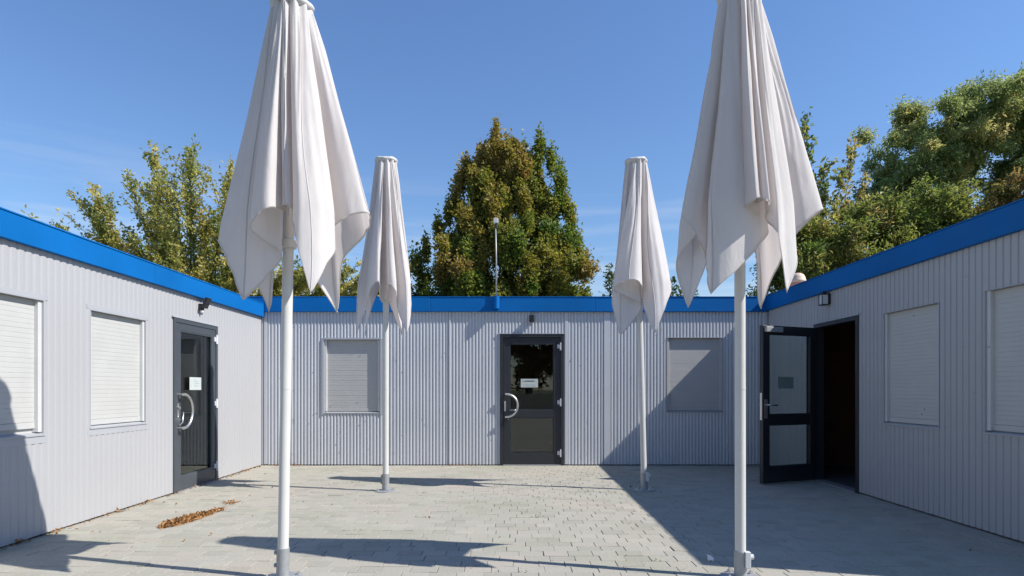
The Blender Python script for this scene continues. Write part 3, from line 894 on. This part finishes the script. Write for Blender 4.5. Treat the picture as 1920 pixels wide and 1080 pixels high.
def tree(name, label, base, clumps, palette, seed, leaf=.10, per=70, trunk_r=.16, trunk_h=2.2, droop=0.0, spread=1.0, aspect=.5,
         twig_n=6, cat='tree', along=False, lean=(0,0), group=None, limb_show=1.0):
    """clumps: (x,y,z, rx,ry,rz, tint) in metres relative to base; palette(tint, r, n, hrel) -> n x 3 colours."""
    r = np.random.default_rng(seed)
    root = empty(name, base); tag(root, label, cat, group)
    tz = trunk_h
    top = np.array([lean[0], lean[1], tz])
    segs = []
    # trunk in bent sections
    prev = np.zeros(3); pr = trunk_r*1.25
    tn = 6; nodes = []
    for i in range(1, tn+1):
        p = top*i/tn + np.r_[r.normal(0,.03,2),0]*(1 if i < tn else 0)
        nr = trunk_r*(1.2-.45*i/tn)
        segs.append((prev,p,pr,nr)); prev = p; pr = nr
    vt, qt = seg_tubes(segs, 9)
    link('trunk', np_mesh('trunk', vt, qt, M['bark'], smooth=True), root)
    nodes = [(top, trunk_r*.75)]
    order = sorted(range(len(clumps)), key=lambda i: np.linalg.norm(np.array(clumps[i][:3])-top))
    bsegs, LC, LT, LCOL = [], [], [], []
    zmax = max(c[2]+c[5] for c in clumps); zmin = min(c[2]-c[5] for c in clumps)
    for i in order:
        cx, cy, cz, rx, ry, rz, tint = clumps[i]
        c = np.array([cx,cy,cz])
        foot = c - np.array([0,0,rz*.6])
        # nearest node that lies lower
        best, bd = None, 1e9
        for nd, nr in nodes:
            dd = np.linalg.norm(nd-foot) + max(0, nd[2]-foot[2])*2.5
            if dd < bd: bd, best = dd, (nd, nr)
        a, ar = best
        k = 3; pa = a; er = max(.012, ar*.62)
        for s in range(1,k+1):
            f = s/k
            p = a + (foot-a)*f + r.normal(0,.06*min(1,bd),3)*(1 if s < k else 0) + np.array([0,0,-.10*bd*math.sin(f*math.pi)*.5])
            r0 = ar*.8+(er-ar*.8)*(f-1/k); r1 = ar*.8+(er-ar*.8)*f
            bsegs.append((pa,p,r0,r1)); pa = p
            nodes.append((p, r1))
        out = c.copy(); out[2] = 0; ol = np.linalg.norm(out[:2])+1e-6
        outd = np.array([cx/ol*.5, cy/ol*.5, 1.0]) if not along else np.array([rx,ry,rz])
        nt = int(twig_n*spread*max(1,(rx*ry*rz)**(1/3)*2.2)) if not along else 1
        for w in range(nt):
            e = r.normal(0,1,3); e /= np.linalg.norm(e); e *= r.uniform(.45,1.0)
            tip = c + e*np.array([rx,ry,rz])
            bsegs.append((foot+(c-foot)*r.uniform(0,.7), tip, .009, .003))
            m = int(per*r.uniform(.6,1.3))
            f = r.beta(2.2,1.2,(m,1))
            cen = foot*(1-f) + tip*f + r.normal(0,.085,(m,3))*np.array([rx,ry,rz])*2.2/ max(.6,(rx+ry+rz)/3*2)
            tg = np.repeat(((tip-foot)/(np.linalg.norm(tip-foot)+1e-6))[None]*.5, m, 0)
            LC.append(cen); LT.append(tg)
            h = (cen[:,2]-zmin)/(zmax-zmin)
            LCOL.append(palette(tint, r, m, h))
    vb, qb = seg_tubes(bsegs, 4)
    link('branches', np_mesh('branches', vb, qb, M['bark'], smooth=True), root)
    V, q, cc = leaves(np.concatenate(LC), np.concatenate(LT), leaf, np.concatenate(LCOL), r, droop, aspect)
    link('crown', np_mesh('crown', V, q, M['leaf'], colors=cc), root)
    return root

def shoot_tree(name, label, base, shoots, palette, seed, leaf=.09, dens=34, trunk_r=.12, fork=(0,0,1.6), side=.5, cat='tree'):
    """upright sprays: each shoot is (tip xyz, start fraction) relative to base; leaves run along it and its side twigs."""
    r = np.random.default_rng(seed)
    root = empty(name, base); tag(root, label, cat)
    fork = np.array(fork, float)
    vt, qt = seg_tubes([((0,0,0),fork*.5+np.r_[r.normal(0,.03,2),0],trunk_r*1.2,trunk_r), (fork*.5,fork,trunk_r,trunk_r*.8)], 9)
    link('trunk', np_mesh('trunk', vt, qt, M['bark'], smooth=True), root)
    bs, LC, LT, LCOL = [], [], [], []
    zmax = max(s[2] for s in shoots)
    def line(a, b, sag, ra, rb, k=6):
        pts = []
        for i in range(k+1):
            f = i/k
            p = a+(b-a)*f; p = p + np.array([(b-a)[0],(b-a)[1],0])*sag*math.sin(f*math.pi)*.5
            pts.append(p)
        for i in range(k):
            bs.append((pts[i],pts[i+1],ra+(rb-ra)*i/k,ra+(rb-ra)*(i+1)/k))
        return pts
    def leafy(pts, d, f0, sp):
        pts = np.array(pts)
        ln = np.linalg.norm(np.diff(pts,axis=0),axis=1).sum()
        m = max(4,int(d*ln))
        f = f0 + (1-f0)*r.uniform(0,1,m)
        x = f*(len(pts)-1); i = np.clip(x.astype(int),0,len(pts)-2); t = (x-i)[:,None]
        c = pts[i]*(1-t)+pts[i+1]*t + r.normal(0,sp,(m,3))
        tg = pts[i+1]-pts[i]; tg = tg/(np.linalg.norm(tg,axis=1,keepdims=True)+1e-6)*.6
        LC.append(c); LT.append(tg); LCOL.append(palette(r.uniform(), r, m, c[:,2]/zmax))
    for s in shoots:
        tip = np.array(s[:3]); mainp = line(fork + r.normal(0,.1,3), tip, s[3] if len(s) > 3 else .25, .035, .004, 8)
        leafy(mainp, dens*1.3, .45, .055)
        nb = int(np.linalg.norm(tip-fork)*3.2)
        for b in range(nb):
            f = r.uniform(.25,.93); k = f*8; i = int(k)
            p = mainp[i] + (mainp[i+1]-mainp[i])*(k-i)
            d = (mainp[i+1]-mainp[i]); d = d/np.linalg.norm(d)
            o = r.normal(0,1,3); o[2] = abs(o[2])*.5
            l = side*(1.25-f)*r.uniform(.7,1.7)+.12
            e = p + (d*.75+o*.45)*l
            sp = line(p, e, .1, .010, .003, 3)
            leafy(sp, dens, .1, .05)
    vb, qb = seg_tubes(bs, 4)
    link('branches', np_mesh('branches', vb, qb, M['bark'], smooth=True), root)
    V, q, cc = leaves(np.concatenate(LC), np.concatenate(LT), leaf, np.concatenate(LCOL), r, .1, .55)
    link('crown', np_mesh('crown', V, q, M['leaf'], colors=cc), root)
    return root

def pal(cols, jit=.18):
    cols = np.array(cols)
    def f(t, r, m, h):
        x = np.clip(t*(len(cols)-1) + r.normal(0,.35,m), 0, len(cols)-1.001)
        i = x.astype(int); k = (x-i)[:,None]
        c = cols[i]*(1-k)+cols[i+1]*k
        return c*np.exp(r.normal(0,jit,(m,1)))
    return f

# central conical tree, browner towards the upper left
def cone_clumps(seed):
    r = np.random.default_rng(seed); out = []
    prof = [(1.4,2.5),(2.6,2.6),(4.2,2.6),(5.4,2.35),(6.5,1.85),(7.6,1.4),(8.5,1.0),(9.2,.35)]   # height, half width
    zs = [p[0] for p in prof]; ws = [p[1] for p in prof]
    for k in range(300):
        z = r.uniform(1.6,9.1); w = np.interp(z,zs,ws)
        a = r.uniform(0,2*math.pi); rr = w*(r.uniform(.25,1.0)**.6)
        x, y = rr*math.cos(a), rr*math.sin(a)*.9
        s = r.uniform(.32,.55)*(1.12-.065*z)
        t = .36 + .22*(z-5)/4 - .12*x/2 + r.normal(0,.16)
        out.append((x,y,z,s*.8,s*.8,s*1.35,min(1,max(0,t))))
    for k in range(70):
        s = r.uniform(.35,.55)
        out.append((r.uniform(-2.6,2.6), r.uniform(-1.9,1.9), r.uniform(2.8,5.6), s*.85, s*.85, s*1.3, min(1,max(0,.45+r.normal(0,.2)))))
    for k in range(60):
        z = r.uniform(5.8,8.6); w = np.interp(z,[5.8,7.3,8.6],[2.1,1.75,1.2]); s = r.uniform(.26,.4)
        x = r.uniform(-w*.8,w*1.05); out.append((x, r.uniform(-.9,.9)*w*.6, z, s, s, s*1.2, min(1,max(0,.38-.13*x+.07*(z-7)+r.normal(0,.12)))))
    for x, z, s, t in ((-.35,9.46,.36,0.66),(-.4,8.98,.42,0.61),(-.85,8.87,.36,0.74),(-1.3,8.57,.34,0.70),(-1.45,8.09,.38,0.66),(.15,8.94,.36,0.57),(.6,8.68,.42,0.41),(1.05,9.20,.34,0.29),(1.05,8.76,.4,0.25),(1.5,8.61,.36,0.25),(1.8,8.31,.38,0.20),(1.75,7.87,.42,0.25),(1.95,7.40,.4,0.37),(2.15,6.80,.4,0.41),(2.3,6.10,.42,0.37),(2.5,5.40,.42,0.41),(-1.7,7.80,.36,0.66),(-1.55,7.40,.4,0.61),(-1.9,7.00,.38,0.49),(-2.2,6.60,.4,0.45),(-2.55,6.00,.4,0.41),(-2.9,5.40,.42,0.37),(-2.7,4.90,.42,0.33),(.9,8.17,.5,0.25),(.5,8.24,.5,0.41),(-.5,8.31,.5,0.57),(-1.0,8.02,.45,0.61)):
        out.append((x, r.uniform(-.4,.4), z, s*.55, s*.55, s*1.5, t))
    return out
maple = pal([(0.088,0.144,0.030),(0.166,0.202,0.039),(0.244,0.221,0.047),(0.293,0.216,0.068),(0.311,0.186,0.081)])
tree('broadleaf_tree', 'tall cone shaped tree turning brown behind the middle of the far building', (-.2,20.0,0), cone_clumps(3), maple, 21,
     leaf=.108, per=110, trunk_r=.2, trunk_h=2.4, twig_n=7, aspect=.62)

# left tree: open sprays of yellow green shoots
ylw = pal([(.16,.195,.05),(.28,.28,.075),(.41,.37,.11),(.50,.42,.15)], .22)
r0 = np.random.default_rng(8)
sh = [(-3.9,.2,5.0,.3),(-3.6,-.4,4.6,.3),(-3.3,.5,5.3,.2),(-2.9,-.3,5.2,.3),(-2.6,.6,5.9,.2),(-1.9,-.5,6.1,.2),(-1.6,.4,6.7,.2),(-2.3,.9,5.0,.3),(-3.0,-.9,4.5,.3),(-2.0,0,4.9,.3)]
for x, z in ((-3.2,4.9),(-2.6,5.4),(-2.1,5.7),(-1.35,6.6),(-1.0,7.0),(-.55,7.1),(-.1,6.5),(.35,7.0),(.75,6.7),(1.2,6.2),(1.55,6.6),(1.9,5.9),(2.4,5.4),(2.9,5.1),
             (3.4,5.0),(3.9,4.7),(4.4,4.8),(4.9,4.3),(-1.6,5.3),(-.8,5.6),(.1,5.6),(1.0,5.3),(2.0,4.9),(-2.3,4.5),(-3.0,4.2),(-.2,4.6),(.9,4.3),(2.9,4.2),(3.7,3.8),(-1.4,4.2)):
    sh.append((x*.98, r0.uniform(-1.3,1.3), z, .25))
for k in range(34):
    sh.append((r0.uniform(-2.5,4.9), r0.uniform(-1.6,1.6), r0.uniform(3.0,4.9), .3))
shoot_tree('broadleaf_tree', 'loose yellow green tree with upright sprays behind the left building', (-8.15,15.0,0), sh, ylw, 31,
           leaf=.09, dens=74, trunk_r=.16, fork=(.4,0,2.3), side=.8)

# low dark shrub between the left parasol and the cone tree
dk = pal([(.04,.065,.02),(.07,.095,.028),(.12,.12,.04),(.18,.145,.05)])
def mound(seed, n, w, z0, z1, s0, s1, yw=1.2):
    r = np.random.default_rng(seed); out = []
    for k in range(n):
        x = r.uniform(-w,w); zt = z0+(z1-z0)*math.sqrt(max(0,1-(x/w)**2)); z = r.uniform(.7,zt)
        s = r.uniform(s0,s1); out.append((x, r.uniform(-yw,yw), z, s, s, s, r.uniform()))
    return out
tree('shrub', 'dark rounded shrub beside the cone shaped tree above the far fascia', (-3.55,19.2,0), mound(5,46,1.35,3.2,5.0,.3,.5), dk, 41, leaf=.13, per=55, trunk_r=.08, trunk_h=.8, cat='shrub')
shoot_tree('shrub', 'small green sapling top just right of the cone shaped tree', (3.15,18.0,0), [(-.5,0,3.9,.2),(-.25,.1,4.9,.1),(0,-.1,4.5,.2),(.3,.1,4.0,.2),(-.7,.1,3.6,.3),(.1,0,3.8,.2)], pal([(.05,.08,.02),(.09,.11,.03)]), 51, leaf=.12, dens=40, trunk_r=.05, side=.5, cat='shrub')
shoot_tree('shrub', 'small sapling top peeping over the far fascia between the right parasols', (4.75,18.0,0), [(0,0,4.5,.2),(-.3,.1,4.1,.1),(.3,-.1,4.1,.2),(.6,.1,3.9,.2),(-.5,.1,3.7,.3)], pal([(.05,.08,.02),(.09,.11,.03)]), 52, leaf=.12, dens=40, trunk_r=.05, side=.5, cat='shrub')

# right side: dense mid tree, open shoots behind it, tall airy tree, brownish tree at the edge
olive = pal([(0.083,0.137,0.033),(0.156,0.195,0.048),(0.250,0.254,0.072),(0.354,0.273,0.108)])
def blob_clumps(seed, blobs, n, s0, s1, flat=1.0, tmid=.5):
    r = np.random.default_rng(seed); out = []
    wts = np.array([b[3]*b[5] for b in blobs]); wts = wts/wts.sum()
    for k in range(n):
        b = blobs[r.choice(len(blobs), p=wts)]
        e = r.normal(0,1,3); e /= np.linalg.norm(e); e *= r.uniform(.35,1)**.5
        s = r.uniform(s0,s1)
        out.append((b[0]+e[0]*b[3], b[1]+e[1]*b[4], b[2]+e[2]*b[5], s, s, s*flat, min(1,max(0,tmid+r.normal(0,.22)))))
    return out
tree('broadleaf_tree', 'dense olive green tree behind the right building next to the right parasol', (8.0,14.6,0),
     blob_clumps(61, [(-1.0,0,4.4,.9,1.0,.9),(.2,0,4.3,1.2,1.1,1.0),(1.3,0,4.2,1.1,1,.9),(-.6,0,3.0,1.7,1.2,1.0),(1.0,0,3.0,1.6,1.2,1.0),(-1.2,0,5.2,.5,.6,.6),(.9,0,5.3,.6,.6,.5),(2.2,0,3.5,.9,.9,.8),(2.0,0,5.3,.9,.9,.8),(2.9,0,4.7,.9,.9,.8)], 270, .26,.46, 1.0, .5),
     olive, 62, leaf=.115, per=80, trunk_r=.13, trunk_h=1.5, droop=.35, aspect=.34)
shoot_tree('broadleaf_tree', 'thin tree with open upright shoots against the sky behind the right parasol', (9.0,18.0,0),
     [(-.3,0,9.4,.1),(-.9,.2,8.0,.15),(.25,0,7.9,.1),(1.2,.1,8.6,.2),(.7,-.1,7.7,.2),(-.6,0,7.3,.2),(1.6,.2,7.6,.25),(-1.2,0,7.0,.2),(.1,0,7.0,.1),(1.0,0,6.6,.2)], olive, 71, leaf=.15, dens=30, trunk_r=.1, fork=(0,0,3.2), side=.7)
airy = pal([(0.142,0.189,0.076),(0.222,0.278,0.104),(0.345,0.364,0.139),(0.488,0.408,0.186)])
tree('broadleaf_tree', 'tall airy green tree with visible dark limbs behind the right building', (14.9,20.0,0),
     blob_clumps(81, [(-1.9,0,8.8,1.3,1.43,0.92),(-0.6,0,9.99,1.53,1.54,1.03),(0.9,0,10.46,1.77,1.54,0.92),(2.4,0,10.22,1.77,1.54,1.03),(-2.6,0,7.26,1.06,1.32,0.92),(-1.2,0.5,7.85,1.42,1.32,0.92),(0.8,0.3,8.8,1.53,1.32,0.92),(2.4,0,8.09,1.53,1.32,1.03),(-1.9,0,10.11,0.59,0.66,0.4),(-3.1,0,9.63,0.41,0.44,0.29),(0.2,0,6.6,1.42,1.21,0.8),(1.8,0,6.4,1.42,1.21,0.8),(-1.6,0,6.2,1.18,1.1,0.69),(3.6,0,9.28,1.42,1.32,1.26)], 520, .24,.5, .8, .5),
     airy, 82, leaf=.14, per=46, trunk_r=.2, trunk_h=5.4, droop=.55, aspect=.3, lean=(.1,0))
tree('broadleaf_tree', 'brownish leafy tree at the right edge behind the right building', (11.9,13.6,0),
     blob_clumps(91, [(0,0,5.1,1.3,1.1,.9),(-.9,0,4.5,.9,.9,.7),(.6,0,5.6,1.0,.9,.6),(1.2,0,4.6,1.1,1,.9),(0,0,3.6,1.6,1.1,.8)], 110, .26,.42, 1.0, .5),
     pal([(.10,.11,.03),(.16,.145,.045),(.21,.16,.06),(.23,.16,.065)]), 92, leaf=.11, per=75, trunk_r=.12, trunk_h=2.0, droop=.3, aspect=.4)

# unseen wall and trees, added behind the viewpoint for the door panes to mirror
gw = MB().box((-9,-9.25,-.05),(9,-9.0,1.0)).build('added_garden_wall', M['render_wall'])
tag(gw, 'added low beige garden wall, unseen behind the viewpoint', 'wall')
for k, (x, y, s) in enumerate(((-4.5,-14,11),(.9,-12.3,12),(5.6,-13.5,13))):
    tree('broadleaf_tree', ['unseen dark tree on the left behind the viewpoint','unseen dark tree in the middle behind the viewpoint','unseen dark tree on the right behind the viewpoint'][k],
         (x,y,0), blob_clumps(s, [(0,0,5.0,2.6,1.8,2.4),(0,0,7.5,1.8,1.4,1.6),(0,0,2.6,2.4,1.4,1.2)], 90, .45,.75, 1.0, .4), dk, s+100, leaf=.22, per=34, trunk_r=.2, trunk_h=2.2, group='unseen trees behind the viewpoint')

# ------------------------------------------------------------------ fallen leaves and small litter
brn = pal([(0.144,0.061,0.025),(0.245,0.116,0.043),(0.324,0.177,0.072),(0.202,0.088,0.036),(0.086,0.041,0.022)], .25)
def leaf_litter(name, label, pts, seed, size=.03):
    r = np.random.default_rng(seed)
    pts = np.array(pts); n = len(pts)
    d = np.c_[r.normal(0,1,(n,2)), r.normal(0,.35,n)]
    V, q, cc = leaves(pts, d*.9, size, brn(.5,r,n,None), r, 0, .6)
    V[:,2] = np.maximum(V[:,2], .002)
    o = link(name, np_mesh(name, V, q, M['dead_leaf'], colors=cc))
    return tag(o, label, 'leaves', kind='stuff')
r = np.random.default_rng(5)
n = 1500
t = r.uniform(0,1,n); w = .105*np.sqrt(np.clip(np.sin(np.pi*np.clip(t*.94+.05,0,1)),0,1))*(1-.35*t)
off = r.normal(0,.5,n).clip(-1,1)
ax = np.stack([-3.03+.11*t+off*w, 5.28+.62*t+r.normal(0,.02,n), .004+.035*r.uniform(0,1,n)*(1-np.abs(off))*np.sin(np.pi*t)],1)
n2 = 110
ax2 = np.stack([-2.92+r.normal(0,.025,n2), 6.0+r.normal(0,.06,n2), r.uniform(.003,.015,n2)],1)
ax3 = np.stack([-2.97+r.normal(0,.04,60), 6.42+r.normal(0,.03,60), r.uniform(.003,.012,60)],1)
leaf_litter('fallen_leaves', 'swept heap of small brown leaves on the paving by the left door', np.concatenate([ax,ax2,ax3]), 6, .034)
pts = []
for k in range(150):
    u = r.uniform(.9,6.0); pts.append((lx+.018+(-3.94-lx)*u/6.07+abs(r.normal(0,.022)), 3.5+u, r.uniform(.003,.02)))
for k in range(70):
    c = r.choice([4.2,4.75,5.15,5.9,6.3,8.9]); pts.append((-3.86+.02*(5-c)+abs(r.normal(0,.03))+.02, c+r.normal(0,.09), r.uniform(.003,.02)))
leaf_litter('fallen_leaves', 'brown leaf litter along the foot of the left wall', pts, 7, .03)
pts = [(r.uniform(-3.85,-3.3), 9.58-abs(r.normal(.02,.03)), r.uniform(.003,.012)) for k in range(70)]
pts += [(r.uniform(-1.0,-.55), 9.58-abs(r.normal(.02,.02)), r.uniform(.003,.012)) for k in range(45)]
leaf_litter('fallen_leaves', 'brown leaf litter along the foot of the far wall', pts, 8, .03)
pts = [(r.uniform(-3.7,3.8), r.uniform(4,9.4), .004) for k in range(60)] + [(r.normal(-3.0,.35), r.normal(5.8,.8), .004) for k in range(40)]
leaf_litter('fallen_leaves', 'single dry leaves scattered over the paving', pts, 9, .028)
# moss and weeds in some of the joints
mpts = []
for k in range(46):
    cx, cy = r.uniform(-2.6,2.2), r.uniform(4.0,8.2)
    for q_ in range(int(r.uniform(4,16))):
        if r.uniform() < .7: mpts.append((cx+r.normal(0,.07), PY0+round((cy-PY0)/PW)*PW+r.normal(0,.003), .001))
        else: mpts.append((cx+r.normal(0,.02), cy+r.normal(0,.02), .001))
mp_ = np.array(mpts); nm = len(mp_)
Vm, qm, cm_ = leaves(mp_, np.c_[r.normal(0,.5,(nm,2)), np.abs(r.normal(.5,.3,nm))], .016, pal([(.10,.13,.03),(.20,.21,.06)])(.5,r,nm,None), r, 0, .5)
tag(link('joint_weeds', np_mesh('joint_weeds', Vm, qm, M['leaf'], colors=cm_)), 'tiny green weeds growing in the paving joints', 'weeds', kind='stuff')
# a crumpled scrap of paper
lt = bmesh.new(); bmesh.ops.create_icosphere(lt, subdivisions=2, radius=.022)
for v in lt.verts:
    v.co *= random.uniform(.6,1.35); v.co.z *= .8
    if v.co.z > .012: v.co.x -= .012; v.co.z *= 1.7
me = bpy.data.meshes.new('paper_scrap'); lt.to_mesh(me); lt.free(); me.materials.append(M['litter'])
sc = link('paper_scrap', me); sc.location = (1.385,4.235,.018)
tag(sc, 'crumpled pale paper scrap at the edge of the shade', 'litter')
